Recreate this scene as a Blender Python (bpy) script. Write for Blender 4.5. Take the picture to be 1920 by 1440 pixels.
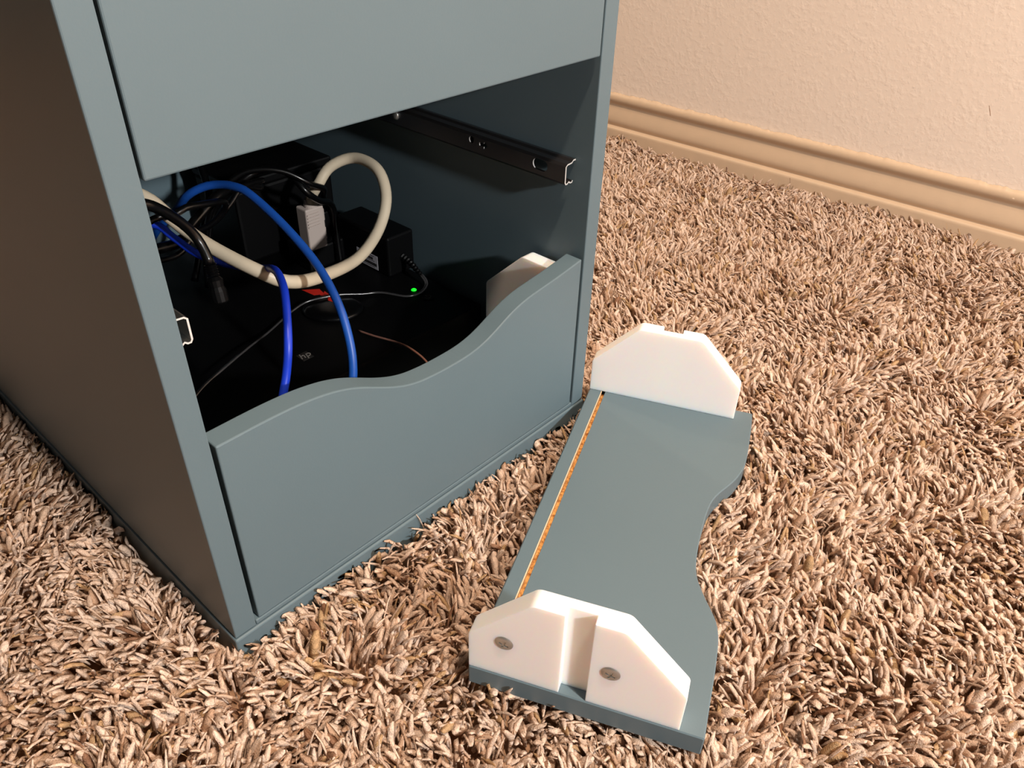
import bpy, bmesh, math, random
import numpy as np
from mathutils import Matrix, Vector

for o in list(bpy.data.objects):
    bpy.data.objects.remove(o, do_unlink=True)
SC = bpy.context.scene
COL = SC.collection

# ------------------------------------------------------------------ camera
CAM = (-0.120824, -0.336161, 0.435560)
YAW, PITCH, ROLL, FPX = 0.849919, 0.625484, 0.030379, 1478.1


def camera_axes():
    f = Vector((math.sin(YAW) * math.cos(PITCH), math.cos(YAW) * math.cos(PITCH), -math.sin(PITCH)))
    r = f.cross(Vector((0, 0, 1))).normalized()
    u = r.cross(f)
    c, s = math.cos(ROLL), math.sin(ROLL)
    return c * r + s * u, -s * r + c * u, f


cr, cu, cf = camera_axes()
cam_data = bpy.data.cameras.new('camera')
cam_data.sensor_width = 36.0
cam_data.lens = FPX * 36.0 / 1920.0
cam_data.clip_start = 0.01
cam = bpy.data.objects.new('camera', cam_data)
COL.objects.link(cam)
cam.matrix_world = Matrix(((cr.x, cu.x, -cf.x, CAM[0]), (cr.y, cu.y, -cf.y, CAM[1]),
                           (cr.z, cu.z, -cf.z, CAM[2]), (0, 0, 0, 1)))
SC.camera = cam

# ------------------------------------------------------------------ world, lamps, exposure
world = bpy.data.worlds.new('world')
SC.world = world
world.use_nodes = True
wb = world.node_tree.nodes['Background']
wb.inputs['Color'].default_value = (1.0, 0.93, 0.87, 1)
wb.inputs['Strength'].default_value = 0.065


def lamp(name, loc, power, color, radius):
    d = bpy.data.lights.new(name, 'POINT')
    d.energy = power
    d.color = color
    d.shadow_soft_size = radius
    o = bpy.data.objects.new(name, d)
    COL.objects.link(o)
    o.location = loc
    return o


lamp('ceiling_lamp', (0.08, -0.80, 2.40), 228, (1.0, 0.78, 0.60), 0.08)
lamp('table_lamp', (0.06, -1.70, 0.97), 132, (1.0, 0.99, 0.97), 0.045)
lamp('wall_fill_light', (0.55, 1.50, 1.70), 36, (1.0, 0.76, 0.52), 0.06)  # added warm fill that lifts the wall beyond the cabinet

SC.view_settings.view_transform = 'Standard'
SC.view_settings.look = 'None'
SC.view_settings.exposure = 0.0
SC.view_settings.gamma = 1.0
SC.view_settings.use_curve_mapping = False


# ------------------------------------------------------------------ materials
def lin(c):
    return tuple(((v / 255.0) / 12.92 if v <= 10.3 else ((v / 255.0 + 0.055) / 1.055) ** 2.4) for v in c)


def material(name, rgb, rough=0.5, metal=0.0, spec=0.5, vary=0.0, vscale=30.0, bump=0.0, bscale=300.0, coat=0.0,
             emit=None, estr=0.0):
    m = bpy.data.materials.new(name)
    m.use_nodes = True
    nt = m.node_tree
    b = nt.nodes['Principled BSDF']
    c = lin(rgb)
    b.inputs['Base Color'].default_value = (*c, 1)
    b.inputs['Roughness'].default_value = rough
    b.inputs['Metallic'].default_value = metal
    b.inputs['Specular IOR Level'].default_value = spec
    b.inputs['Coat Weight'].default_value = coat
    if emit:
        b.inputs['Emission Color'].default_value = (*lin(emit), 1)
        b.inputs['Emission Strength'].default_value = estr
    tc = None
    if vary or bump:
        tc = nt.nodes.new('ShaderNodeTexCoord')
    if vary:
        n = nt.nodes.new('ShaderNodeTexNoise')
        n.inputs['Scale'].default_value = vscale
        n.inputs['Detail'].default_value = 4
        nt.links.new(tc.outputs['Object'], n.inputs['Vector'])
        r = nt.nodes.new('ShaderNodeValToRGB')
        r.color_ramp.elements[0].position = 0.3
        r.color_ramp.elements[1].position = 0.7
        r.color_ramp.elements[0].color = (*[v * (1 - vary) for v in c], 1)
        r.color_ramp.elements[1].color = (*[min(1, v * (1 + vary)) for v in c], 1)
        nt.links.new(n.outputs['Fac'], r.inputs['Fac'])
        nt.links.new(r.outputs['Color'], b.inputs['Base Color'])
    if bump:
        n2 = nt.nodes.new('ShaderNodeTexNoise')
        n2.inputs['Scale'].default_value = bscale
        n2.inputs['Detail'].default_value = 3
        nt.links.new(tc.outputs['Object'], n2.inputs['Vector'])
        bp = nt.nodes.new('ShaderNodeBump')
        bp.inputs['Strength'].default_value = bump
        bp.inputs['Distance'].default_value = 0.001
        nt.links.new(n2.outputs['Fac'], bp.inputs['Height'])
        nt.links.new(bp.outputs['Normal'], b.inputs['Normal'])
    return m


M = {}
M['paint'] = material('grey_turquoise_lacquer', (92, 110, 118), rough=0.46, spec=0.38, vary=0.015, vscale=14, bump=0.04, bscale=700)
M['white'] = material('white_printed_plastic', (246, 243, 241), rough=0.5, spec=0.4, bump=0.03, bscale=900)
_b = M['white'].node_tree.nodes['Principled BSDF']
_b.inputs['Subsurface Weight'].default_value = 0.75
_b.inputs['Subsurface Radius'].default_value = (1.0, 0.55, 0.35)
_b.inputs['Subsurface Scale'].default_value = 0.010
M['steel'] = material('zinc_screw_steel', (186, 186, 182), rough=0.36, metal=0.85)
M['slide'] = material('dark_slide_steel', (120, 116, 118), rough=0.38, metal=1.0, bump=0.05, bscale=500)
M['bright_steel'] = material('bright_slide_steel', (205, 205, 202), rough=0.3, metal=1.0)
M['black'] = material('black_plastic', (5, 5, 6), rough=0.45, spec=0.2, bump=0.05, bscale=1500)
M['gloss'] = material('black_cord_vinyl', (5, 5, 6), rough=0.28, spec=0.45)
M['greycable'] = material('cream_grey_cable_vinyl', (210, 196, 172), rough=0.4, spec=0.45, vary=0.05, vscale=40)
M['lead'] = material('two_core_lead_vinyl', (58, 57, 58), rough=0.22, spec=0.8)
M['litedge'] = material('lit_cut_steel_edge', (214, 214, 212), rough=0.5, metal=0.25)  # lamplight on front-facing cut edges, put into a paler steel colour
M['greyplug'] = material('grey_plug_plastic', (186, 172, 164), rough=0.5, spec=0.4)
M['blue'] = material('blue_network_cable_vinyl', (20, 72, 156), rough=0.4, spec=0.45, vary=0.06, vscale=60)
M['deepblue'] = material('deep_blue_network_cable_vinyl', (18, 52, 182), rough=0.4, spec=0.45, vary=0.06, vscale=60)
M['label'] = material('white_paper_label', (206, 204, 212), rough=0.6)
M['ink'] = material('black_print', (20, 20, 22), rough=0.6)
M['greyink'] = material('grey_print', (120, 116, 111), rough=0.5)
M['darkplate'] = material('dark_grey_plate', (30, 28, 27), rough=0.5)
M['red'] = material('red_print', (214, 40, 26), rough=0.5)
M['led'] = material('green_led', (40, 220, 60), rough=0.4, emit=(20, 255, 40), estr=1.1)
M['brown'] = material('brown_thin_wire', (130, 92, 80), rough=0.4)
M['mark'] = material('scuff', (178, 152, 132), rough=0.8)
M['chip'] = material('bare_chip', (232, 208, 180), rough=0.8)

# painted wall with orange peel relief
m = material('peach_beige_wall_paint', (232, 215, 199), rough=0.7, spec=0.25)
nt = m.node_tree
tc = nt.nodes.new('ShaderNodeTexCoord')
n1 = nt.nodes.new('ShaderNodeTexNoise'); n1.inputs['Scale'].default_value = 120; n1.inputs['Detail'].default_value = 3; n1.inputs['Roughness'].default_value = 0.55
n2 = nt.nodes.new('ShaderNodeTexNoise'); n2.inputs['Scale'].default_value = 28; n2.inputs['Detail'].default_value = 2
mr = nt.nodes.new('ShaderNodeMapRange'); mr.inputs['From Min'].default_value = 0.45; mr.inputs['From Max'].default_value = 0.72
mul = nt.nodes.new('ShaderNodeMath'); mul.operation = 'MULTIPLY'
bp = nt.nodes.new('ShaderNodeBump'); bp.inputs['Strength'].default_value = 0.17; bp.inputs['Distance'].default_value = 0.003
for n in (n1, n2):
    nt.links.new(tc.outputs['Object'], n.inputs['Vector'])
nt.links.new(n1.outputs['Fac'], mr.inputs['Value'])
nt.links.new(mr.outputs['Result'], mul.inputs[0]); nt.links.new(n2.outputs['Fac'], mul.inputs[1])
nt.links.new(mul.outputs['Value'], bp.inputs['Height']); nt.links.new(bp.outputs['Normal'], nt.nodes['Principled BSDF'].inputs['Normal'])
M['wall'] = m
M['base'] = material('tan_skirting_paint', (201, 175, 147), rough=0.45, spec=0.4, vary=0.02, vscale=60, bump=0.06, bscale=260)

# raw chipboard: orange-brown flakes
m = material('raw_chipboard', (196, 140, 78), rough=0.8, spec=0.2)
nt = m.node_tree
tc = nt.nodes.new('ShaderNodeTexCoord')
n = nt.nodes.new('ShaderNodeTexNoise'); n.inputs['Scale'].default_value = 420; n.inputs['Detail'].default_value = 3
r = nt.nodes.new('ShaderNodeValToRGB')
r.color_ramp.elements[0].position = 0.32; r.color_ramp.elements[0].color = (*lin((150, 92, 44)), 1)
r.color_ramp.elements[1].position = 0.62; r.color_ramp.elements[1].color = (*lin((232, 178, 108)), 1)
nt.links.new(tc.outputs['Object'], n.inputs['Vector']); nt.links.new(n.outputs['Fac'], r.inputs['Fac'])
nt.links.new(r.outputs['Color'], nt.nodes['Principled BSDF'].inputs['Base Color'])
M['chipboard'] = m
M['chipboard_lit'] = material('lit_chipboard_wall', (240, 206, 168), rough=0.8, spec=0.2, vary=0.08, vscale=300)  # paler copy of the chipboard: light on the groove wall is painted in

# carpet yarn: colour of each tuft is stored on the mesh, fibres add grain; the wool lets some light through
m = bpy.data.materials.new('carpet_yarn')
m.use_nodes = True
nt = m.node_tree
nt.nodes.remove(nt.nodes['Principled BSDF'])
out = nt.nodes['Material Output']
at = nt.nodes.new('ShaderNodeAttribute'); at.attribute_name = 'yarn'
tc = nt.nodes.new('ShaderNodeTexCoord')
n1 = nt.nodes.new('ShaderNodeTexNoise'); n1.inputs['Scale'].default_value = 1100; n1.inputs['Detail'].default_value = 2
n2 = nt.nodes.new('ShaderNodeTexNoise'); n2.inputs['Scale'].default_value = 260; n2.inputs['Detail'].default_value = 2
ad = nt.nodes.new('ShaderNodeMath'); ad.operation = 'ADD'
mr = nt.nodes.new('ShaderNodeMapRange'); mr.inputs['From Min'].default_value = 0.7; mr.inputs['From Max'].default_value = 1.3
mr.inputs['To Min'].default_value = 0.72; mr.inputs['To Max'].default_value = 1.28
sc_ = nt.nodes.new('ShaderNodeVectorMath'); sc_.operation = 'SCALE'
bp = nt.nodes.new('ShaderNodeBump'); bp.inputs['Strength'].default_value = 0.7; bp.inputs['Distance'].default_value = 0.0012
di = nt.nodes.new('ShaderNodeBsdfDiffuse'); tr = nt.nodes.new('ShaderNodeBsdfTranslucent'); mx = nt.nodes.new('ShaderNodeMixShader'); mx.inputs['Fac'].default_value = 0.25
for n in (n1, n2):
    nt.links.new(tc.outputs['Object'], n.inputs['Vector'])
nt.links.new(n1.outputs['Fac'], ad.inputs[0]); nt.links.new(n2.outputs['Fac'], ad.inputs[1])
nt.links.new(ad.outputs['Value'], mr.inputs['Value']); nt.links.new(mr.outputs['Result'], sc_.inputs['Scale'])
nt.links.new(at.outputs['Color'], sc_.inputs[0]); nt.links.new(ad.outputs['Value'], bp.inputs['Height'])
for b_ in (di, tr):
    nt.links.new(sc_.outputs['Vector'], b_.inputs['Color']); nt.links.new(bp.outputs['Normal'], b_.inputs['Normal'])
nt.links.new(di.outputs['BSDF'], mx.inputs[1]); nt.links.new(tr.outputs['BSDF'], mx.inputs[2]); nt.links.new(mx.outputs['Shader'], out.inputs['Surface'])
M['yarn'] = m
M['backing'] = material('carpet_backing', (176, 140, 112), rough=0.95, spec=0.1, vary=0.25, vscale=220, bump=0.4, bscale=300)


# ------------------------------------------------------------------ helpers
def tag(o, label=None, cat=None, group=None, kind=None):
    if label: o['label'] = label
    if cat: o['category'] = cat
    if group: o['group'] = group
    if kind: o['kind'] = kind
    return o


def thing(name, loc, label, cat, rz=0.0, group=None):
    o = bpy.data.objects.new(name, None)
    o.empty_display_size = 0.02
    COL.objects.link(o)
    o.location = loc
    o.rotation_euler = (0, 0, rz)
    return tag(o, label, cat, group)


def build(name, verts, faces, mat, parent=None, org=(0, 0, 0), smooth=False, bevel=0.0, segs=2, angle=35, mats=None, midx=None):
    """One mesh object; verts are given in the root's frame, org is subtracted."""
    v = [(p[0] - org[0], p[1] - org[1], p[2] - org[2]) for p in verts]
    me = bpy.data.meshes.new(name)
    me.from_pydata(v, [], faces)
    bm = bmesh.new(); bm.from_mesh(me)
    bmesh.ops.recalc_face_normals(bm, faces=bm.faces)
    bm.to_mesh(me); bm.free()
    for k in (mats or [mat]):
        me.materials.append(M[k])
    if midx:
        for p, i in zip(me.polygons, midx):
            p.material_index = i
    if smooth:
        for p in me.polygons:
            p.use_smooth = True
    o = bpy.data.objects.new(name, me)
    COL.objects.link(o)
    if parent:
        o.parent = parent
    if bevel:
        b = o.modifiers.new('bevel', 'BEVEL')
        b.width = bevel; b.segments = segs; b.limit_method = 'ANGLE'; b.angle_limit = math.radians(angle)
        b.harden_normals = False
    return o


def solo(name, verts, faces, mat, **k):
    """A top-level mesh whose origin sits at the middle of its base."""
    a = np.array(verts)
    org = (float(a[:, 0].min() + a[:, 0].max()) / 2, float(a[:, 1].min() + a[:, 1].max()) / 2, float(a[:, 2].min()))
    o = build(name, verts, faces, mat, org=org, **k)
    o.location = org
    return o


def box(x0, x1, y0, y1, z0, z1):
    v = [(x, y, z) for z in (z0, z1) for y in (y0, y1) for x in (x0, x1)]
    f = [(0, 2, 3, 1), (4, 5, 7, 6), (0, 1, 5, 4), (2, 6, 7, 3), (0, 4, 6, 2), (1, 3, 7, 5)]
    return v, f


def merge(*parts):
    V, F = [], []
    for v, f in parts:
        n = len(V)
        V += list(v)
        F += [tuple(i + n for i in q) for q in f]
    return V, F


def prism(poly, to3, d0, d1):
    """Extrude a 2D polygon; to3(a, b, d) gives the point."""
    n = len(poly)
    v = [to3(a, b, d0) for a, b in poly] + [to3(a, b, d1) for a, b in poly]
    f = [tuple(range(n))[::-1], tuple(range(n, 2 * n))]
    f += [(i, (i + 1) % n, (i + 1) % n + n, i + n) for i in range(n)]
    return v, f


def lathe(profile, center, axis, n=24):
    """profile: (radius, along) pairs, revolved about axis through center."""
    ax = Vector(axis).normalized()
    e1 = ax.orthogonal().normalized(); e2 = ax.cross(e1)
    c = Vector(center)
    v, f, rings = [], [], []
    for r, h in profile:
        if r < 1e-7:
            rings.append([len(v)]); v.append(tuple(c + ax * h))
        else:
            s = len(v)
            for k in range(n):
                a = 2 * math.pi * k / n
                v.append(tuple(c + ax * h + e1 * (r * math.cos(a)) + e2 * (r * math.sin(a))))
            rings.append(list(range(s, s + n)))
    for A, B in zip(rings[:-1], rings[1:]):
        for k in range(n):
            k2 = (k + 1) % n
            if len(A) == 1 and len(B) == 1: continue
            if len(A) == 1: f.append((A[0], B[k], B[k2]))
            elif len(B) == 1: f.append((A[k], B[0], A[k2]))
            else: f.append((A[k], B[k], B[k2], A[k2]))
    for R in (rings[0], rings[-1]):
        if len(R) > 1: f.append(tuple(R))
    return v, f


def spline(pts, step=0.004):
    P = [Vector(p) for p in pts]
    P = [P[0] * 2 - P[1]] + P + [P[-1] * 2 - P[-2]]
    out = []
    for i in range(1, len(P) - 2):
        p0, p1, p2, p3 = P[i - 1:i + 3]
        n = max(2, int((p2 - p1).length / step))
        for k in range(n):
            t = k / n
            out.append(0.5 * ((2 * p1) + (p2 - p0) * t + (2 * p0 - 5 * p1 + 4 * p2 - p3) * t * t + (3 * p1 - p0 - 3 * p2 + p3) * t ** 3))
    out.append(P[-2])
    return out


def sweep(path, section, n_close=True):
    """Sweep a closed 2D section along a path (parallel transport)."""
    path = [Vector(p) for p in path]
    T = [(path[min(i + 1, len(path) - 1)] - path[max(i - 1, 0)]).normalized() for i in range(len(path))]
    N = T[0].orthogonal().normalized()
    v, f = [], []
    m_ = len(section)
    for i, p in enumerate(path):
        N = (N - T[i] * N.dot(T[i])).normalized()
        B = T[i].cross(N)
        for a, b in section:
            v.append(tuple(p + N * a + B * b))
        if i:
            s = (i - 1) * m_
            f += [(s + k, s + (k + 1) % m_, s + m_ + (k + 1) % m_, s + m_ + k) for k in range(m_)]
    f.append(tuple(range(m_))[::-1])
    f.append(tuple(range(len(v) - m_, len(v))))
    return v, f


def circle(r, n=12):
    return [(r * math.cos(2 * math.pi * k / n), r * math.sin(2 * math.pi * k / n)) for k in range(n)]


def tube(pts, r, n=12, step=0.004):
    return sweep(spline(pts, step), circle(r, n))


def ribbon(pts, r, step=0.004):
    """Flat two-core lead: two round cores side by side in one section."""
    sec = []
    for k in range(7):
        a = math.radians(-150 + 300 * k / 6)
        sec.append((r * 0.92 + r * math.cos(a), r * math.sin(a)))
    for k in range(7):
        a = math.radians(30 + 300 * k / 6)
        sec.append((-r * 0.92 + r * math.cos(a), r * math.sin(a)))
    return sweep(spline(pts, step), sec)


def cut(o, cutters):
    """Boolean-subtract meshes from an object and bake the result."""
    tmp = []
    for v, f in cutters:
        c = build('cutter', v, f, 'black')
        tmp.append(c)
        b = o.modifiers.new('cut', 'BOOLEAN')
        b.operation = 'DIFFERENCE'; b.object = c; b.solver = 'EXACT'
    bpy.context.view_layer.update()
    dg = bpy.context.evaluated_depsgraph_get()
    me = bpy.data.meshes.new_from_object(o.evaluated_get(dg))
    o.modifiers.clear()
    o.data = me
    for c in tmp:
        bpy.data.objects.remove(c, do_unlink=True)
    return o


def add_bevel(o, w, segs=2, angle=35):
    b = o.modifiers.new('bevel', 'BEVEL')
    b.width = w; b.segments = segs; b.limit_method = 'ANGLE'; b.angle_limit = math.radians(angle)


def rounded(poly, radii, n=5):
    """Round the corners of a 2D polygon."""
    out = []
    k = len(poly)
    for i in range(k):
        p = Vector(poly[i]); a = Vector(poly[i - 1]); b = Vector(poly[(i + 1) % k])
        r = radii[i]
        if r <= 0:
            out.append(tuple(p)); continue
        da = (a - p).normalized(); db = (b - p).normalized()
        ang = da.angle(db)
        t = r / math.tan(ang / 2)
        s = p + da * t; e = p + db * t
        for j in range(n + 1):
            q = j / n
            out.append(tuple((1 - q) ** 2 * s + 2 * q * (1 - q) * p + q * q * e))
    return out


# ------------------------------------------------------------------ the setting: floor, wall, skirting
ZF = -0.0335                       # carpet backing
fl = build('floor', *box(-2.2, 1.12, -5.2, 2.2, ZF - 0.02, ZF), 'backing')
tag(fl, 'brown carpet backing under the shag pile', 'floor', kind='structure')

# wall on the right: outward normal n, direction e along it
WM, WB = -0.03955, 1.0251
we = Vector((WM, 1, 0)).normalized()
wn = Vector((1, -WM, 0)).normalized()
W0 = Vector((WB, 0, 0)) + wn * 0.0145      # wall plane passes through W0


def wp(s, out, z):
    p = W0 + we * s - wn * out
    return (p.x, p.y, z)


v = [wp(-5.0, 0, -0.05), wp(2.2, 0, -0.05), wp(2.2, 0, 2.5), wp(-5.0, 0, 2.5),
     wp(-5.0, -0.1, -0.05), wp(2.2, -0.1, -0.05), wp(2.2, -0.1, 2.5), wp(-5.0, -0.1, 2.5)]
f = [(0, 1, 2, 3), (4, 7, 6, 5), (0, 4, 5, 1), (1, 5, 6, 2), (2, 6, 7, 3), (3, 7, 4, 0)]
wall = build('wall_right', v, f, 'wall')
tag(wall, 'peach beige painted wall with orange peel texture', 'wall', kind='structure')
SCUFF = [(-0.1102, 0.1396), (-0.1107, 0.1397), (-0.1083, 0.1452), (-0.1051, 0.1513), (-0.1048, 0.1512), (-0.1076, 0.1452)]
sv, sf = [], []
for s_, z in SCUFF:
    sv.append(wp(s_, 0.0, z))
for q in list(sv):
    p = Vector(q) - wn * 0.0003; sv.append(tuple(p))
sf = [tuple(range(6)), tuple(range(11, 5, -1))] + [(i, (i + 1) % 6, (i + 1) % 6 + 6, i + 6) for i in range(6)]
build('scuff_mark', sv, sf, 'mark', parent=wall)

# moulded skirting: profile (out, z) from the carpet up
prof = [(0.0145, -0.0335), (0.0145, -0.002), (0.0142, 0.0005), (0.0133, 0.0022), (0.0115, 0.0031), (0.0085, 0.0036),
        (0.0064, 0.0042), (0.0062, 0.0052), (0.0072, 0.0068), (0.0084, 0.0092), (0.0091, 0.0125), (0.0090, 0.0160), (0.0080, 0.0210), (0.0064, 0.0265),
        (0.0048, 0.0315), (0.0037, 0.0355), (0.0034, 0.0380), (0.0042, 0.0402), (0.0058, 0.0424), (0.0074, 0.0448), (0.0083, 0.0480),
        (0.0080, 0.0515), (0.0066, 0.0545), (0.0040, 0.0566), (0.0004, 0.0576)]
rng = random.Random(4)
stations = [-5.0 + 0.5 * k for k in range(8)]
s = -1.0
while s < 1.0:
    stations.append(s); s += 0.0022 if -0.4 < s < 0.6 else 0.02
stations += [1.0, 1.5, 2.2]
v, f = [], []
np_ = len(prof)
jit = 0.0
for s in stations:
    jit = 0.7 * jit + rng.gauss(0, 0.0005)
    for k, (o_, z) in enumerate(prof):
        dz = jit if k == np_ - 1 else (0.35 * jit if k == np_ - 2 else 0)
        v.append(wp(s, o_, z + dz))
for i in range(len(stations) - 1):
    for k in range(np_ - 1):
        a = i * np_ + k
        f.append((a, a + 1, a + np_ + 1, a + np_))
base = build('baseboard_right', v, f, 'base', smooth=True)
tag(base, 'tan moulded baseboard along the beige wall', 'baseboard', kind='structure')
e_ = base.modifiers.new('edges', 'EDGE_SPLIT'); e_.split_angle = math.radians(40)
# a bare paint chip on the top bead and a hairline joint in the lower band
cv = [wp(-0.1735 + a, 0.0080, 0.0478 + b) for a, b in [(0, 0), (0.003, 0.0004), (0.0022, 0.0018), (0.0006, 0.0016)]]
cv += [tuple(Vector(q) - wn * 0.0003) for q in cv]
build('paint_chip', cv, [(0, 1, 2, 3), (7, 6, 5, 4)] + [(i, (i + 1) % 4, (i + 1) % 4 + 4, i + 4) for i in range(4)], 'chip', parent=base)
jv = [wp(0.1165 + a + 0.25 * (b + 0.008), 0.0146 + c, b) for c in (0, 0.0002) for a, b in [(0, -0.016), (0.0006, -0.016), (0.0006, 0.0), (0, 0.0)]]
build('hairline_joint', jv, [(0, 1, 2, 3), (7, 6, 5, 4)] + [(i, (i + 1) % 4, (i + 1) % 4 + 4, i + 4) for i in range(4)], 'mark', parent=base)

# ------------------------------------------------------------------ cabinet
W, T, H, D = 0.360, 0.0152, 0.655, 0.580
cab = thing('drawer_cabinet', (0.18, 0.29, ZF), 'grey turquoise lacquered drawer cabinet with an open bottom bay', 'cabinet')
CO = (0.18, 0.29, ZF)


def cpart(name, vf, mat='paint', bevel=0.0008, parent=None, **k):
    return build(name, vf[0], vf[1], mat, parent=parent or cab, org=CO, bevel=bevel, **k)


cpart('side_panel', box(0, T, 0, D, 0.0003, H))
cpart('side_panel', box(W - T, W, 0, D, 0.0003, H))
cpart('plinth', box(-0.0012, W + 0.0012, -0.0014, D, ZF, -0.0004), bevel=0.0012)
cpart('bottom_panel', box(T + 0.0002, W - T - 0.0002, 0, D - 0.01, 0.0003, 0.0042))
cpart('back_panel', box(T + 0.0002, W - T - 0.0002, 0.424, 0.430, 0.0044, H - 0.001))
cpart('top_panel', box(-0.001, W + 0.001, -0.001, D, H + 0.0003, H + 0.018))

# upper drawer: plain front with its box behind
up = cpart('drawer_front', box(0.0168, 0.3433, 0.0, 0.016, 0.3025, 0.470), bevel=0.0010)
cpart('drawer_side', box(0.030, 0.042, 0.0165, 0.40, 0.318, 0.44), parent=up)
cpart('drawer_side', box(0.318, 0.330, 0.0165, 0.40, 0.318, 0.44), parent=up)
cpart('drawer_bottom', box(0.0425, 0.3175, 0.0165, 0.40, 0.328, 0.332), parent=up)
cpart('drawer_front', box(0.0168, 0.3433, 0.0, 0.016, 0.473, 0.652), bevel=0.0010)

# lower front with the wavy top edge
edge = [(0.0180, 0.1510), (0.030, 0.1512), (0.045, 0.1514), (0.058, 0.1513), (0.070, 0.1508), (0.080, 0.1499), (0.090, 0.1484),
        (0.100, 0.1462), (0.110, 0.1430), (0.119, 0.1391), (0.128, 0.1345), (0.137, 0.1298), (0.146, 0.1256), (0.155, 0.1222),
        (0.165, 0.1197), (0.176, 0.1184), (0.188, 0.1178), (0.200, 0.1178), (0.211, 0.1182), (0.220, 0.1193), (0.229, 0.1214),
        (0.238, 0.1246), (0.246, 0.1282), (0.254, 0.1320), (0.262, 0.1353), (0.271, 0.1382), (0.281, 0.1403), (0.294, 0.1420),
        (0.310, 0.1440), (0.326, 0.1464), (0.3417, 0.1490)]
dense = spline([(a, b, 0) for a, b in edge], 0.003)
poly = [(0.3417, 0.0048), (0.0180, 0.0048)] + [(p.x, p.y) for p in dense]
low = cpart('drawer_front', prism(poly, lambda a, b, d: (a, d, b), 0.0, 0.016), bevel=0.0009, angle=40)

tag(low, 'low drawer front cut with a wavy top edge')
tag(up, 'plain flat drawer front above the open bay')


# the white printed clip: profile (v, h) is shared by all three
CLIP = rounded([(0, 0), (0, 0.0320), (0.0385, 0.0725), (0.0925, 0.0725), (0.131, 0.0320), (0.131, 0)], [0.0006, 0.006, 0.007, 0.007, 0.006, 0.0006])


def clip(name, to3, d0, d1, groove, parent, org):
    """d runs through the thickness; groove = (d_from, d_to) is the open channel."""
    v, f = prism(CLIP, to3, d0, d1)
    o = build(name, v, f, 'white', parent=parent, org=org)
    g = [(0.0578, -0.01), (0.0578, 0.09), (0.0745, 0.09), (0.0745, -0.01)]
    gv, gf = prism(g, to3, *groove)
    gv = [(a - org[0], b - org[1], c - org[2]) for a, b, c in gv]
    par = o.parent; o.parent = None
    cut(o, [(gv, gf)])
    o.parent = par
    add_bevel(o, 0.0009, 2, 40)
    return o


c1 = clip('clip_bracket', lambda a, b, d: (d, 0.0161 + b, 0.1405 - a), 0.3240, 0.3375, (0.3315, 0.35), low, CO)
tag(c1, 'white plastic clip behind the lower front')


# ball-bearing slides on both inner walls
def slide(sign, parent):
    xw = W - T if sign > 0 else T
    def X(d): return xw - sign * d
    z0, z1 = 0.2085, 0.2262
    th = 0.0011
    # section in (depth from wall, z): open C with a lipped lower flange
    outer = [(0.0004, z1 + 0.0004), (0.0032, z1 + 0.0004), (0.0050, z1 - 0.0012), (0.0100, z1 - 0.0016), (0.0120, z1 - 0.0034),
             (0.0120, z0 + 0.0018), (0.0108, z0), (0.0086, z0), (0.0072, z0 + 0.0012), (0.0056, z0), (0.0030, z0), (0.0022, z0 + 0.0016)]
    inner = []
    for i, p in enumerate(outer):
        a = Vector(outer[max(i - 1, 0)]); b = Vector(outer[min(i + 1, len(outer) - 1)])
        t = (b - a).normalized()
        nrm = Vector((t.y, -t.x))
        inner.append((p[0] + nrm.x * th, p[1] + nrm.y * th))
    sec = outer + inner[::-1]
    v, f = prism(sec, lambda a, b, d: (X(a), d, b), 0.0155, 0.40)
    v = [(a - CO[0], b - CO[1], c - CO[2]) for a, b, c in v]
    o = build('drawer_slide', v, f, 'slide')
    def hole(y, z, ry, rz_, n=24):
        pol = [(y + ry * math.cos(2 * math.pi * k / n), z + rz_ * math.sin(2 * math.pi * k / n)) for k in range(n)]
        w_, g_ = prism(pol, lambda a, b, d: (X(d), a, b), 0.008, 0.016)
        return [(a - CO[0], b - CO[1], c - CO[2]) for a, b, c in w_], g_
    def poly_hole(pol):
        w_, g_ = prism(pol, lambda a, b, d: (X(d), a, b), 0.008, 0.016)
        return [(a - CO[0], b - CO[1], c - CO[2]) for a, b, c in w_], g_
    zc = (z0 + z1) / 2
    slot = [(0.0415 + 0.0042 * math.cos(a), zc + 0.0008 + 0.0042 * math.sin(a)) for a in np.linspace(math.pi / 2, 1.5 * math.pi, 12)][::-1]
    slot = [(0.0375 + 0.0044 * math.cos(a), zc + 0.0008 + 0.0044 * math.sin(a)) for a in np.linspace(math.pi / 2, 1.5 * math.pi, 12)] + \
           [(0.0435 + 0.0044 * math.cos(a), zc + 0.0008 + 0.0044 * math.sin(a)) for a in np.linspace(-math.pi / 2, math.pi / 2, 12)]
    arrow = [(0.1055, zc + 0.0022), (0.1055, zc - 0.0004), (0.1005, zc - 0.0004), (0.1005, zc - 0.0022), (0.0960, zc + 0.0006), (0.1000, zc + 0.0036), (0.1005, zc + 0.0022)]
    cut(o, [poly_hole(slot), hole(0.1145, zc + 0.0022, 0.0026, 0.0028), poly_hole(arrow)])
    o.data.materials.append(M['litedge'])
    for p in o.data.polygons:
        if p.normal.y < -0.55 and p.area < 0.00006:
            p.material_index = 1
    o.parent = parent
    # fixing screw near the back
    pr = [(0.0, 0.0022), (0.0022, 0.0020), (0.0038, 0.0011), (0.0042, 0.0)]
    sv_, sf_ = lathe(pr, (X(0.0123) - CO[0], 0.2080 - CO[1], zc + 0.001 - CO[2]), (-sign, 0, 0), 16)
    build('screw', sv_, sf_, 'steel', parent=o, smooth=True)
    return o


slide(1, cab)
sl = slide(-1, cab)
sl.data.materials[0] = M['bright_steel']

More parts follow.
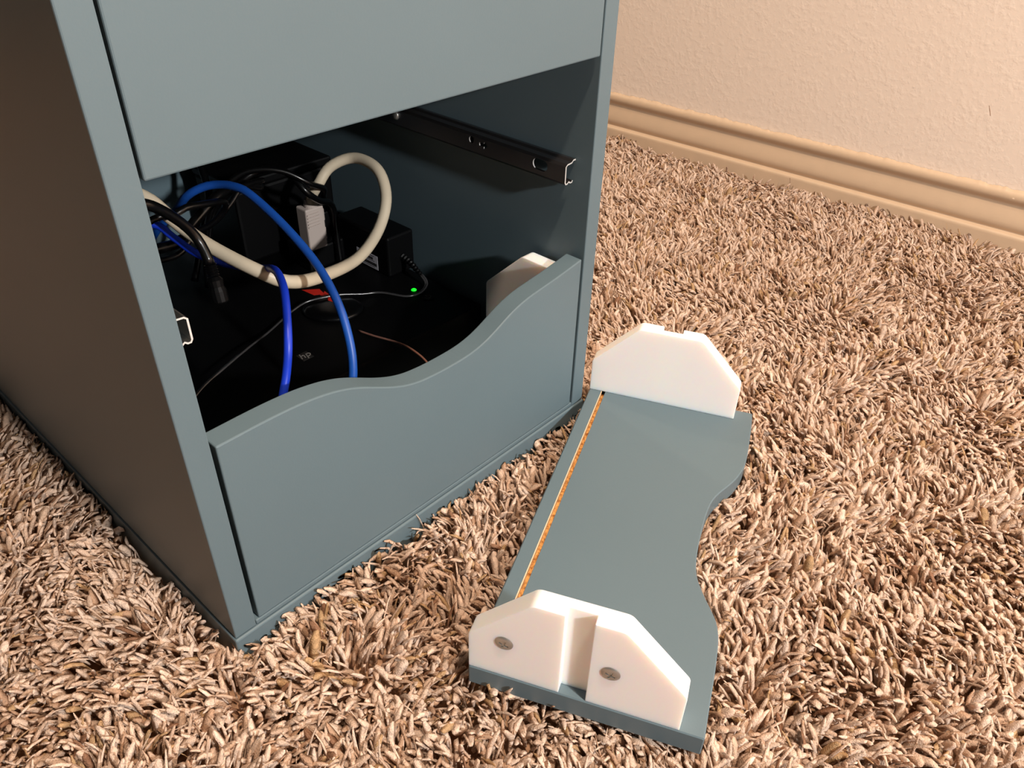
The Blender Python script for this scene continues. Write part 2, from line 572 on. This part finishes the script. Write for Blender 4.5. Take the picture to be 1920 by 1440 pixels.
# ------------------------------------------------------------------ loose cut-off drawer front on the carpet
ZT = 0.0065
BA = math.radians(23.75)
BL, BT = 0.3255, 0.016
brd = thing('loose_drawer_panel', (0.0857, -0.1256, ZT - BT), 'loose turquoise drawer panel with two white clips lying on the carpet', 'panel', rz=BA)
# local frame: x along the length, y = -v, z up from the underside
right = [(0.0, 0.1459), (0.02, 0.1460), (0.045, 0.1463), (0.060, 0.1461), (0.070, 0.1456), (0.078, 0.1446), (0.086, 0.1424), (0.094, 0.1384),
         (0.102, 0.1338), (0.110, 0.1295), (0.118, 0.1259), (0.126, 0.1237), (0.136, 0.1226), (0.150, 0.1222), (0.165, 0.1225), (0.180, 0.1233),
         (0.192, 0.1245), (0.202, 0.1266), (0.211, 0.1302), (0.221, 0.1356), (0.231, 0.1405), (0.241, 0.1440), (0.250, 0.1461),
         (0.262, 0.1471), (0.280, 0.1474), (0.300, 0.1473), (0.3140, 0.1470), (BL, 0.1464)]
rs = spline([(a, b, 0) for a, b in right], 0.0035)
G0, G1, GD = 0.0110, 0.0150, 0.0055
EPS = 0.0009


def section(vr, e, gd=GD):
    """cross-section (v, z) of the board; e pulls the rim in at the two ends"""
    return [(0 + e, 0), (0 + e, BT - EPS), (EPS + e, BT - e), (G0, BT - e), (G0, BT - gd), (G1, BT - gd), (G1, BT - e), (vr - EPS - e, BT - e), (vr - e, BT - EPS), (vr - e, 0)]


st = [(0.0, rs[0].y, EPS * 0.8), (EPS * 0.8, rs[0].y, 0)] + [(p.x, p.y, 0) for p in rs[1:-1]] + [(BL - EPS * 0.8, rs[-1].y, 0), (BL, rs[-1].y, EPS * 0.8)]
v, f, mi = [], [], []
ns = 10
for (u, vr, e) in st:
    v += [(u, -a, b) for a, b in section(vr, e, GD if 0.006 < u < BL - 0.006 else max(e, 0.0001))]
for i in range(len(st) - 1):
    for k in range(ns):
        f.append((i * ns + k, i * ns + (k + 1) % ns, (i + 1) * ns + (k + 1) % ns, (i + 1) * ns + k))
f += [tuple(range(ns))[::-1], tuple(range(len(v) - ns, len(v)))]
board = build('panel_board', v, f, 'paint', parent=brd)
# bare chipboard that lines the saw groove: floor and inner wall
gv, gf = box(0.012, BL - 0.012, -G1 + 0.00005, -G0 - 0.00005, BT - GD, BT - GD + 0.0003)
build('groove_floor', gv, gf, 'chipboard', parent=board)
tag(bpy.data.objects['groove_floor'], 'bare orange chipboard showing in the groove')
gv, gf = box(0.012, BL - 0.012, -G0 - 0.0004, -G0 - 0.00005, BT - GD + 0.0003, BT - 0.0003)
build('groove_wall', gv, gf, 'chipboard_lit', parent=board)


def screw(parent, u, v_, h, sgn, org):
    pr = [(0.0, 0.0015), (0.0020, 0.00145), (0.0038, 0.0012), (0.0050, 0.0008), (0.0057, 0.0002), (0.0057, -0.0006)]
    c = (u, -v_, h)
    vv, ff = lathe(pr, c, (sgn, 0, 0), 28)
    o = build('screw', vv, ff, 'steel')
    a = math.radians(20)
    cs = []
    for q in (a, a + math.pi / 2):
        ca, sa = math.cos(q), math.sin(q)
        l, w = 0.0031, 0.0006
        pol = [(ca * x - sa * y, sa * x + ca * y) for x, y in [(-l, -w), (l, -w), (l, w), (-l, w)]]
        cs.append(prism(pol, lambda p, r_, d: (u + sgn * d, -v_ + p, h + r_), 0.0004, 0.006))
    cut(o, cs)
    for p in o.data.polygons:
        p.use_smooth = True
    m_ = o.modifiers.new('edges', 'EDGE_SPLIT'); m_.split_angle = math.radians(32)
    o.parent = parent
    return o


near = clip('clip_bracket', lambda a, b, d: (d, -a, BT + b), 0.0006, 0.0140, (-0.01, 0.0072), brd, (0, 0, 0))
tag(near, 'white plastic clip with two screw heads showing')
screw(near, 0.0006, 0.0227, BT + 0.0322, -1, (0, 0, 0))
screw(near, 0.0006, 0.0869, BT + 0.0337, -1, (0, 0, 0))
far = clip('clip_bracket', lambda a, b, d: (d, -a, BT + b), 0.3110, 0.3245, (0.3178, 0.34), brd, (0, 0, 0))
tag(far, 'white plastic clip turned with its smooth face to the camera')
screw(far, 0.3245, 0.0223, BT + 0.034, 1, (0, 0, 0))
screw(far, 0.3245, 0.0856, BT + 0.034, 1, (0, 0, 0))

# ------------------------------------------------------------------ things inside the open bay
ZC = 0.0700
pc = thing('desktop_computer', (0.183, 0.25, 0.0045), 'flat black computer lying in the bottom of the open cabinet', 'computer')
PO = (0.183, 0.25, 0.0045)
body = build('body', *box(0.0300, 0.3330, 0.1020, 0.4180, 0.0045, ZC), 'black', parent=pc, org=PO, bevel=0.002)
v, f = lathe([(0.0, 0.0016), (0.0014, 0.0014), (0.0024, 0.0007), (0.0026, 0.0)], (0.3066, 0.1660, ZC), (0, 0, 1), 16)
build('status_light', v, f, 'led', parent=pc, org=PO, smooth=True)
v, f = lathe([(0.0062, 0.0), (0.0062, 0.0006), (0.0056, 0.0008), (0.0, 0.0008)], (0.3061, 0.1463, ZC), (0, 0, 1), 28)
pb = build('power_button', v, f, 'black', parent=pc, org=PO)
ring = [(0.3061 + 0.0030 * math.cos(a), 0.1463 + 0.0030 * math.sin(a), ZC + 0.0009) for a in np.linspace(math.radians(-205), math.radians(25), 20)]
build('power_symbol', *sweep(ring, circle(0.00022, 5)), 'greyink', parent=pb, org=PO)
build('power_symbol_bar', *sweep([(0.3061, 0.1472, ZC + 0.0009), (0.3061, 0.1497, ZC + 0.0009)], circle(0.00022, 5)), 'greyink', parent=pb, org=PO)
lg = build('logo_plate', *box(0.1641, 0.1742, 0.1409, 0.1516, ZC, ZC + 0.0004), 'darkplate', parent=pc, org=PO)
cu_ = bpy.data.curves.new('logo', 'FONT'); cu_.body = 'hp'; cu_.size = 0.0105; cu_.shear = 0.25; cu_.extrude = 0.00008; cu_.align_x = 'CENTER'; cu_.align_y = 'CENTER'
to = bpy.data.objects.new('logo_text', cu_); COL.objects.link(to)
bpy.context.view_layer.update()
me = bpy.data.meshes.new_from_object(to.evaluated_get(bpy.context.evaluated_depsgraph_get()))
bpy.data.objects.remove(to, do_unlink=True)
me.materials.clear(); me.materials.append(M['greyink'])
lt = bpy.data.objects.new('logo_letters', me); COL.objects.link(lt); lt.parent = lg
lt.location = (0.16915 - PO[0], 0.1468 - PO[1], ZC + 0.00048 - PO[2])


def decal(name, pts, z, mat, parent, org, th=0.0002):
    n = len(pts)
    v = [(a, b, z) for a, b in pts] + [(a, b, z + th) for a, b in pts]
    f = [tuple(range(n))[::-1], tuple(range(n, 2 * n))] + [(i, (i + 1) % n, (i + 1) % n + n, i + n) for i in range(n)]
    return build(name, v, f, mat, parent=parent, org=org)


# oval black puck with red marks beside it
decal('red_marking', [(0.2330, 0.2400), (0.2455, 0.2300), (0.2425, 0.2150), (0.2380, 0.2120), (0.2395, 0.2215), (0.2350, 0.2240)], ZC, 'red', pc, PO)
decal('red_marking', [(0.2465, 0.2235), (0.2452, 0.2085), (0.2415, 0.2060), (0.2425, 0.2195)], ZC, 'red', pc, PO)
decal('red_marking', [(0.2372, 0.2050), (0.2385, 0.1955), (0.2340, 0.1942), (0.2330, 0.1990)], ZC + 0.0055, 'red', pc, PO)
pk_v, pk_f = lathe([(0.0, 0.0056), (0.012, 0.0054), (0.020, 0.0046), (0.0235, 0.0030), (0.0245, 0.0012), (0.0240, 0.0)], (0, 0, 0), (0, 0, 1), 36)
ca, sa = math.cos(math.radians(-45)), math.sin(math.radians(-45))
pk_v = [(0.231 + 1.12 * a * ca - 0.9 * b * sa, 0.1900 + 1.12 * a * sa + 0.9 * b * ca, ZC + c) for a, b, c in pk_v]
pk = solo('oval_puck', pk_v, pk_f, 'gloss', smooth=True)
tag(pk, 'small oval black puck lying on the computer below the blue cable', 'gadget')

# power adapter standing against the right wall, with label, strain relief and lead
ad = thing('power_adapter', (0.321, 0.240, ZC), 'black power brick with a barcode sticker by the right inner wall', 'adapter')
AO = (0.321, 0.240, ZC)
build('brick', *box(0.3060, 0.3385, 0.2000, 0.2780, ZC, 0.1110), 'black', parent=ad, org=AO, bevel=0.0022, segs=3)
lb = build('barcode_sticker', *box(0.30585, 0.3060, 0.2165, 0.2480, 0.0720, 0.0868), 'label', parent=ad, org=AO)
rng = random.Random(9)
bars = []
for (z0, z1) in ((0.0750, 0.0782), (0.0810, 0.0836)):
    y = 0.2185 if z0 < 0.08 else 0.2235
    while y < 0.2455:
        w = rng.choice((0.00025, 0.0004, 0.0006))
        bars.append(box(0.30578, 0.30586, y, y + w, z0, z1))
        y += w + rng.choice((0.0003, 0.0004))
for z in (0.0735, 0.0797, 0.0849):
    bars.append(box(0.30578, 0.30586, 0.2215, 0.2440, z, z + 0.0005))
b_ = build('barcode_print', *merge(*bars), 'ink', parent=lb, org=AO)
b_['kind'] = 'stuff'
sr = spline([(0.3240, 0.2000, 0.0865), (0.3235, 0.1900, 0.0850), (0.3215, 0.1790, 0.0820), (0.3195, 0.1700, 0.0800)], 0.001)
coil = []
N_ = len(sr)
for i, p in enumerate(sr):
    t = i / (N_ - 1)
    coil.append((p, (0.0040 - 0.0018 * t) * (1.0 if i % 4 < 2 else 0.72)))
v, f = [], []
for i, (p, r_) in enumerate(coil):
    t = (sr[min(i + 1, N_ - 1)] - sr[max(i - 1, 0)]).normalized()
    e1 = t.cross(Vector((0, 0, 1))).normalized(); e2 = e1.cross(t)
    for k in range(12):
        a = 2 * math.pi * k / 12
        v.append(tuple(p + e1 * (r_ * math.cos(a)) + e2 * (r_ * math.sin(a))))
    if i:
        s_ = (i - 1) * 12
        f += [(s_ + k, s_ + (k + 1) % 12, s_ + 12 + (k + 1) % 12, s_ + 12 + k) for k in range(12)]
f += [tuple(range(12))[::-1], tuple(range(len(v) - 12, len(v)))]
build('strain_relief', v, f, 'black', parent=ad, org=AO)
lead = [(0.3195, 0.1700, 0.0800), (0.3190, 0.1645, 0.0780), (0.3172, 0.1600, 0.0742), (0.3052, 0.1554, 0.0722), (0.2915, 0.1592, 0.0722), (0.2798, 0.1809, 0.0722),
        (0.2645, 0.1892, 0.0735), (0.2465, 0.1975, 0.0768), (0.2310, 0.2035, 0.0775), (0.2160, 0.2090, 0.0765), (0.1993, 0.2086, 0.0735),
        (0.1859, 0.2028, 0.0735), (0.1634, 0.1912, 0.0750), (0.1366, 0.1759, 0.0800), (0.1065, 0.1614, 0.0820), (0.0818, 0.1524, 0.0800), (0.0560, 0.1400, 0.0740)]
build('lead', *ribbon(lead, 0.00095, 0.003), 'lead', parent=ad, org=AO, smooth=True)

# thick cream-grey cable with its ribbed plug
wc = thing('monitor_cable', (0.275, 0.262, ZC), 'thick cream grey cable looping up from its ribbed grey plug', 'cable')
WO = (0.275, 0.262, ZC)
white = [(0.2705, 0.2640, 0.1340), (0.2703, 0.2600, 0.1460), (0.2730, 0.252, 0.1582), (0.2862, 0.248, 0.1731), (0.3018, 0.232, 0.1813), (0.3015, 0.2, 0.1792),
         (0.2927, 0.18, 0.1619), (0.2724, 0.168, 0.1423), (0.2339, 0.15, 0.1345), (0.1764, 0.12, 0.1507), (0.1431, 0.11, 0.1632), (0.1258, 0.12, 0.1752),
         (0.1132, 0.15, 0.1858), (0.1064, 0.17, 0.1947), (0.0989, 0.18, 0.2066), (0.0930, 0.193, 0.2160), (0.0800, 0.215, 0.2200), (0.055, 0.25, 0.1970)]
build('cord', *tube(white, 0.0049, 16), 'greycable', parent=wc, org=WO, smooth=True)
px0, px1, py0, py1 = 0.2600, 0.2800, 0.2580, 0.2740
plug = build('plug', *merge(box(px0, px1, py0, py1, 0.0930, 0.1350)), 'greyplug', parent=wc, org=WO, bevel=0.0015)
build('plug_collar', *lathe([(0.0066, 0.1350), (0.0066, 0.1375), (0.0056, 0.1420), (0.0050, 0.1420)], (0.2705, 0.2640, 0), (0, 0, 1), 20), 'greyplug', parent=wc, org=WO)
for k in range(5):
    z = 0.1170 + k * 0.0030
    build('grip_rib', *box(px0 + 0.001, px1 - 0.006, py0 - 0.0008, py0 + 0.0002, z, z + 0.0013), 'greyplug', parent=plug, org=WO)
for s_ in (0, 1):
    build('thumb_grip', *box(px1 - 0.0002, px1 + 0.0022, py0 + 0.003, py1 - 0.003, 0.099 + 0.019 * s_, 0.111 + 0.019 * s_), 'greyplug', parent=plug, org=WO, bevel=0.0006)
dk = solo('black_socket_block', *box(0.2600, 0.3020, 0.2620, 0.2980, ZC, 0.0929), 'black', bevel=0.002)
tag(dk, 'low black socket block under the grey plug', 'socket')
db = thing('dark_connector', (0.2905, 0.2680, 0.0930), 'black connector standing right beside the grey plug', 'connector')
DO = (0.2905, 0.2680, 0.0930)
build('shell', *box(0.2826, 0.2980, 0.2630, 0.2775, 0.0930, 0.1250), 'black', parent=db, org=DO, bevel=0.0015)
build('collar', *box(0.2850, 0.2960, 0.2650, 0.2755, 0.1250, 0.1330), 'black', parent=db, org=DO, bevel=0.001)
build('cord', *tube([(0.2905, 0.2720, 0.1320), (0.2860, 0.2640, 0.1420), (0.2750, 0.2470, 0.1560), (0.2560, 0.2380, 0.1680), (0.2370, 0.2500, 0.1810), (0.2150, 0.2650, 0.1830),
                     (0.1960, 0.2750, 0.1720), (0.1820, 0.2850, 0.1480), (0.1750, 0.2950, 0.1100), (0.172, 0.300, 0.0740)], 0.0026), 'gloss', parent=db, org=DO, smooth=True)

# blue network cables
blueA = [(0.1100, 0.262, 0.1450), (0.1163, 0.24, 0.1700), (0.1240, 0.22, 0.1880), (0.1257, 0.2, 0.2053), (0.1343, 0.19, 0.2126), (0.1417, 0.18, 0.2154), (0.1457, 0.165, 0.2171), (0.1485, 0.15, 0.2147),
         (0.152, 0.12, 0.2011), (0.1542, 0.09, 0.1824), (0.1509, 0.065, 0.1643), (0.1468, 0.05, 0.1449), (0.1409, 0.04, 0.1237), (0.1316, 0.036, 0.0944), (0.120, 0.040, 0.030), (0.12, 0.055, 0.0085)]
a = solo('network_cable', *tube(blueA, 0.0030), 'blue', smooth=True)
tag(a, 'light blue network cable arching over the thick cream cable', 'cable', 'blue network cables in the cabinet')
blueB = [(0.0700, 0.225, 0.1920), (0.0962, 0.2, 0.193), (0.1046, 0.19, 0.1833), (0.1124, 0.175, 0.1727), (0.1274, 0.16, 0.1642), (0.1362, 0.135, 0.1671), (0.129, 0.102, 0.1811), (0.1234, 0.085, 0.1816),
         (0.1156, 0.07, 0.1766), (0.1009, 0.05, 0.1594), (0.0931, 0.045, 0.1408), (0.0812, 0.040, 0.1154), (0.070, 0.040, 0.05), (0.07, 0.052, 0.0085)]
b = solo('network_cable', *tube(blueB, 0.0028), 'deepblue', smooth=True)
tag(b, 'deep blue network cable dropping nearest the left side panel', 'cable', 'blue network cables in the cabinet')

# tangle of black leads
leads = [
    ('black lead arching high behind the blue cables to the grey plug',
     [(0.1800, 0.310, 0.0735), (0.1850, 0.305, 0.1150), (0.1930, 0.300, 0.1420), (0.2032, 0.29, 0.1577), (0.2154, 0.28, 0.1704), (0.2294, 0.275, 0.1767), (0.2421, 0.265, 0.1781), (0.2464, 0.25, 0.1733),
      (0.2510, 0.2370, 0.1613), (0.2660, 0.2420, 0.1480), (0.2820, 0.2510, 0.1390), (0.2895, 0.2560, 0.1280), (0.2915, 0.2585, 0.1100), (0.2910, 0.2575, 0.0900), (0.2900, 0.2550, 0.0733)], 0.0030),
    ('black lead hanging down the back panel', [(0.2200, 0.372, 0.2900), (0.2163, 0.36, 0.1800), (0.2148, 0.35, 0.1626), (0.2113, 0.34, 0.1536), (0.2062, 0.33, 0.1424), (0.1935, 0.32, 0.1285), (0.17, 0.32, 0.0735)], 0.0034),
    ('black lead slanting down beneath the crest of the light blue cable', [(0.2150, 0.252, 0.1730), (0.1911, 0.24, 0.1840), (0.1679, 0.23, 0.1868), (0.1497, 0.225, 0.1804), (0.1313, 0.22, 0.1718), (0.1162, 0.21, 0.1683), (0.0742, 0.20, 0.1760)], 0.0040),
    ('thin black lead running just below the slanting lead', [(0.2050, 0.228, 0.1880), (0.1817, 0.22, 0.1912), (0.1648, 0.215, 0.182), (0.1441, 0.21, 0.1745), (0.1249, 0.205, 0.1714), (0.1084, 0.2, 0.1640), (0.0742, 0.19, 0.1720)], 0.0022),
    ('black lead curling round the light blue cable near the left panel', [(0.0500, 0.175, 0.1930), (0.0818, 0.16, 0.2140), (0.0946, 0.16, 0.2120), (0.1047, 0.16, 0.2150), (0.1232, 0.165, 0.2110), (0.1388, 0.172, 0.2060), (0.1415, 0.178, 0.1977), (0.1319, 0.185, 0.1860), (0.1100, 0.200, 0.1760)], 0.0024),
]
for lab, pts, r_ in leads:
    o = solo('black_lead', *tube(pts, r_), 'gloss', smooth=True)
    tag(o, lab, 'cable', 'black leads in the cabinet')

# dangling power plug on a black cord
dp = thing('power_plug', (0.0935, 0.117, 0.1620), 'black plug hanging on its cord in front of the blue cable', 'plug')
QO = (0.0935, 0.117, 0.1620)
build('cord', *tube([(0.0400, 0.33, 0.1930), (0.0330, 0.22, 0.2420), (0.0360, 0.135, 0.2500), (0.0594, 0.12, 0.2440), (0.0728, 0.125, 0.2342), (0.0862, 0.13, 0.2196), (0.0937, 0.13, 0.2071), (0.0949, 0.125, 0.1981), (0.0945, 0.1205, 0.1905)], 0.0034), 'gloss', parent=dp, org=QO, smooth=True)
ax = (Vector((0.0930, 0.1145, 0.1700)) - Vector((0.0945, 0.1205, 0.1905))).normalized()
ribs = []
for k in range(9):
    ribs.append((0.0042 if k % 2 == 0 else 0.0032, k * 0.0009))
build('plug_sleeve', *lathe(ribs, (0.0945, 0.1205, 0.1905), ax, 14), 'black', parent=dp, org=QO)
hp_ = [(0.0036, 0.0082), (0.0054, 0.0105), (0.0048, 0.0150), (0.0058, 0.0180), (0.0056, 0.0250), (0.0046, 0.0262)]
build('plug_head', *lathe(hp_, (0.0945, 0.1205, 0.1905), ax, 14), 'black', parent=dp, org=QO)

# small upright router at the left, finned top
rt = thing('router_box', (0.053, 0.20, ZC), 'upright black router with finned top beside the left panel', 'router')
RO = (0.053, 0.20, ZC)
build('case', *box(0.0320, 0.0740, 0.1600, 0.3000, ZC, 0.1880), 'black', parent=rt, org=RO, bevel=0.002)
for k in range(9):
    y = 0.164 + k * 0.0140
    build('fin', *box(0.0335, 0.0725, y, y + 0.0035, 0.1880, 0.1915), 'black', parent=rt, org=RO, bevel=0.0004, segs=1)

# dark transformer box at the back right
tb = thing('transformer_box', (0.262, 0.3500, ZC), 'large matt black transformer box behind the grey plug', 'box')
TO = (0.262, 0.3500, ZC)
build('case', *box(0.2250, 0.3350, 0.3180, 0.3900, ZC, 0.1440), 'black', parent=tb, org=TO, bevel=0.003)
build('lid', *box(0.2240, 0.3360, 0.3170, 0.3910, 0.1442, 0.1530), 'black', parent=tb, org=TO, bevel=0.002)
build('screw', *lathe([(0, 0.001), (0.0016, 0.0008), (0.002, 0)], (0.243, 0.332, 0.1530), (0, 0, 1), 12), 'steel', parent=tb, org=TO, smooth=True)

bw = solo('thin_brown_wire', *tube([(0.2237, 0.1450, 0.0712), (0.2266, 0.128, 0.0722), (0.2318, 0.1063, 0.0735), (0.2316, 0.0858, 0.0760), (0.2280, 0.0606, 0.0740), (0.222, 0.045, 0.060), (0.215, 0.04, 0.03), (0.21, 0.045, 0.0056)], 0.0009, 8), 'brown', smooth=True)
tag(bw, 'thin brown wire curving over the front edge of the computer', 'wire')


# ------------------------------------------------------------------ shag carpet pile
def noise_field(seed, cell, x0, y0, x1, y1):
    r = np.random.default_rng(seed)
    nx, ny = int((x1 - x0) / cell) + 3, int((y1 - y0) / cell) + 3
    g = r.standard_normal((nx, ny))

    def at(x, y):
        fx, fy = (x - x0) / cell, (y - y0) / cell
        ix, iy = np.clip(fx.astype(int), 0, nx - 2), np.clip(fy.astype(int), 0, ny - 2)
        tx, ty = fx - ix, fy - iy
        tx, ty = tx * tx * (3 - 2 * tx), ty * ty * (3 - 2 * ty)
        return (g[ix, iy] * (1 - tx) + g[ix + 1, iy] * tx) * (1 - ty) + (g[ix, iy + 1] * (1 - tx) + g[ix + 1, iy + 1] * tx) * ty
    return at


def carpet():
    R = np.random.default_rng(7)
    X0, X1, Y0, Y1 = -0.75, 1.03, -0.95, 1.15
    pitch = 0.0040
    gx, gy = np.meshgrid(np.arange(X0, X1, pitch), np.arange(Y0, Y1, pitch), indexing='ij')
    x = gx.ravel() + R.uniform(-.5, .5, gx.size) * pitch
    y = gy.ravel() + R.uniform(-.5, .5, gx.size) * pitch
    # keep full density where the photograph looks, thin the pile out of view
    C = np.array(CAM); d = np.stack([x, y, np.full_like(x, -0.015)], 1) - C
    dz = d @ np.array(cf); sx = 960 + FPX * (d @ np.array(cr)) / np.maximum(dz, 1e-3); sy = 720 - FPX * (d @ np.array(cu)) / np.maximum(dz, 1e-3)
    inview = (dz > 0.05) & (sx > -160) & (sx < 2080) & (sy > -100) & (sy < 1640)
    dens = np.where(inview, 1.0, 0.22)
    # farther off the tufts are smaller in the picture: a slightly wider pitch
    keep = R.random(x.size) < dens
    keep &= ~((x > -0.0025) & (x < W + 0.0025) & (y > -0.0025) & (y < D + 0.002))
    # nothing under the middle of the loose panel
    u = (x - 0.0857) * math.cos(BA) + (y + 0.1256) * math.sin(BA)
    vv = (x - 0.0857) * math.sin(BA) - (y + 0.1256) * math.cos(BA)
    keep &= ~((u > 0.012) & (u < BL - 0.02) & (vv > 0.012) & (vv < 0.115))
    # in front of the skirting only
    wall_x = WB + WM * y
    keep &= x < wall_x - 0.002
    # hidden behind the cabinet
    keep &= ~(~inview & (x > 0.0) & (x < W) & (y > D))
    x, y = x[keep], y[keep]
    inview = inview[keep]
    n = x.size
    f1 = noise_field(1, 0.055, X0, Y0, X1, Y1)(x, y); f2 = noise_field(2, 0.055, X0, Y0, X1, Y1)(x, y)
    g1 = noise_field(3, 0.014, X0, Y0, X1, Y1)(x, y); g2 = noise_field(4, 0.014, X0, Y0, X1, Y1)(x, y)
    hgt = noise_field(5, 0.045, X0, Y0, X1, Y1)(x, y)
    tone = noise_field(6, 0.012, X0, Y0, X1, Y1)(x, y)
    tone2 = noise_field(8, 0.09, X0, Y0, X1, Y1)(x, y)
    nap = np.clip((x - 0.05) / 0.4, -0.6, 1.0)
    az = np.arctan2(f2 + 0.75 * g2 + 0.65 * nap, f1 + 0.75 * g1 + 0.20) + R.normal(0, 0.75, n)
    lean = np.radians(np.clip(R.normal(57, 17, n) + 9 * np.hypot(f1, f2) - 8, 8, 84))
    length = R.uniform(0.0150, 0.0270, n) * (1 + 0.10 * hgt)
    wid = np.clip(R.normal(0.0023, 0.00065, n), 0.0009, 0.0040) * np.where(inview, 1, 1.7)
    thin = R.random(n) < 0.22
    wid = np.where(thin, wid * 0.55, wid); length = np.where(thin, length * 1.12, length)
    thk = wid * R.uniform(0.36, 0.62, n)
    ts = np.array([0.0, 0.45, 0.78, 0.96])
    prof = np.array([0.55, 0.95, 1.0, 0.62])
    # centre line by integrating the bending direction
    fine = np.linspace(0, 1, 13)
    ang = lean[:, None] * (0.15 + 1.15 * fine[None, :] ** 1.1)
    ang = np.minimum(ang, np.radians(112))
    sway = R.normal(0, 0.5, n)[:, None] * fine[None, :]
    dx = np.sin(ang) * np.cos(az[:, None] + sway); dy = np.sin(ang) * np.sin(az[:, None] + sway); dzz = np.cos(ang)
    step = length[:, None] / 12
    cx = x[:, None] + np.concatenate([np.zeros((n, 1)), np.cumsum((dx[:, 1:] + dx[:, :-1]) / 2, 1)], 1) * step
    cy = y[:, None] + np.concatenate([np.zeros((n, 1)), np.cumsum((dy[:, 1:] + dy[:, :-1]) / 2, 1)], 1) * step
    lift = 0.0045 + 0.0045 * np.exp(-((np.hypot(np.maximum(np.maximum(-x, x - W), 0), np.maximum(-y, 0))) / 0.16) ** 2)
    cz = ZF + lift[:, None] + np.concatenate([np.zeros((n, 1)), np.cumsum((dzz[:, 1:] + dzz[:, :-1]) / 2, 1)], 1) * step
    tw0 = R.uniform(0, math.pi, n); twr = R.normal(0.0, 1.6, n)
    verts = np.zeros((n, 17, 3), np.float32)

    def samp(A, t):
        q = t * 12; i = min(int(q), 11); w_ = q - i
        return A[:, i] * (1 - w_) + A[:, i + 1] * w_
    for r_i, t in enumerate(ts):
        c = np.stack([samp(cx, t), samp(cy, t), samp(cz, t)], 1)
        T_ = np.stack([samp(dx, t), samp(dy, t), samp(dzz, t)], 1); T_ /= np.linalg.norm(T_, axis=1, keepdims=True)
        side = np.stack([-np.sin(az), np.cos(az), np.zeros(n)], 1)
        up_ = np.cross(T_, side)
        tw = tw0 * 0.0 + R.normal(0, 0.05, n) + (tw0 - math.pi / 2) * 0.45 + twr * t * 0.5
        a1 = side * np.cos(tw)[:, None] + up_ * np.sin(tw)[:, None]
        a2 = -side * np.sin(tw)[:, None] + up_ * np.cos(tw)[:, None]
        w_ = (wid * prof[r_i])[:, None]; h_ = (thk * prof[r_i])[:, None]
        verts[:, r_i * 4 + 0] = c + a1 * w_
        verts[:, r_i * 4 + 1] = c + a2 * h_
        verts[:, r_i * 4 + 2] = c - a1 * w_
        verts[:, r_i * 4 + 3] = c - a2 * h_
    verts[:, 16] = np.stack([cx[:, 12], cy[:, 12], cz[:, 12]], 1)
    V = verts.reshape(-1, 3)
    # the pile gives way to what stands on it
    m_ = (V[:, 0] > -0.0022) & (V[:, 0] < W + 0.0022) & (V[:, 1] > -0.0024) & (V[:, 1] < D)
    dl = V[:, 0] + 0.0022; dr = W + 0.0022 - V[:, 0]; df = V[:, 1] + 0.0024
    near_ = np.argmin(np.stack([dl, dr, df], 1), 1)
    V[m_ & (near_ == 0), 0] = -0.0022; V[m_ & (near_ == 1), 0] = W + 0.0022; V[m_ & (near_ == 2), 1] = -0.0024
    uu = (V[:, 0] - 0.0857) * math.cos(BA) + (V[:, 1] + 0.1256) * math.sin(BA)
    v2 = (V[:, 0] - 0.0857) * math.sin(BA) - (V[:, 1] + 0.1256) * math.cos(BA)
    edge_v = np.interp(uu, [a_ for a_, b_ in right], [b_ for a_, b_ in right])
    m_ = (uu > -0.001) & (uu < BL + 0.001) & (v2 > -0.001) & (v2 < edge_v + 0.001)
    V[m_, 2] = np.minimum(V[m_, 2], ZT - BT - 0.0006)
    wx = WB + WM * V[:, 1] - 0.0006
    V[:, 0] = np.minimum(V[:, 0], wx)
    # faces
    q = []
    for r_i in range(3):
        for k in range(4):
            a_, b_ = r_i * 4 + k, r_i * 4 + (k + 1) % 4
            q.append((a_, b_, b_ + 4, a_ + 4))
    quads = np.array(q); tris = np.array([(12 + k, 12 + (k + 1) % 4, 16) for k in range(4)])
    loops = np.concatenate([quads.ravel(), tris.ravel()])
    allloops = (loops[None, :] + (np.arange(n) * 17)[:, None]).ravel().astype(np.int32)
    starts = np.concatenate([np.arange(12) * 4, 48 + np.arange(4) * 3])
    allstarts = (starts[None, :] + (np.arange(n) * 60)[:, None]).ravel().astype(np.int32)
    me = bpy.data.meshes.new('carpet_pile')
    me.vertices.add(n * 17); me.vertices.foreach_set('co', V.ravel())
    me.loops.add(n * 60); me.loops.foreach_set('vertex_index', allloops)
    me.polygons.add(n * 16); me.polygons.foreach_set('loop_start', allstarts)
    me.update(calc_edges=True)
    me.polygons.foreach_set('use_smooth', np.ones(n * 16, bool))
    # yarn colours: mostly sand, some tan, some brown and gold flecks
    pal = np.array([lin(c) for c in [(233, 209, 190), (226, 200, 179), (215, 186, 163), (190, 156, 130), (146, 110, 87), (194, 160, 122)]])
    p = np.array([0.31, 0.27, 0.20, 0.13, 0.06, 0.03])
    rank = np.clip(0.5 + 0.27 * R.standard_normal(n) + 0.13 * tone + 0.05 * tone2, 0, 0.9999)
    idx = np.searchsorted(np.cumsum(p), rank).clip(0, 5)
    col = pal[idx] * R.uniform(0.90, 1.10, n)[:, None]
    cc = np.ones((n, 17, 4), np.float32); cc[:, :, :3] = col[:, None, :]
    at_ = me.attributes.new('yarn', 'FLOAT_COLOR', 'POINT')
    at_.data.foreach_set('color', cc.ravel())
    me.materials.append(M['yarn'])
    o = bpy.data.objects.new('carpet_pile', me)
    COL.objects.link(o)
    print('tufts', n, 'triangles', n * 28)
    return o


cp = carpet()
tag(cp, 'shaggy beige and brown carpet pile covering the floor', 'carpet', kind='stuff')
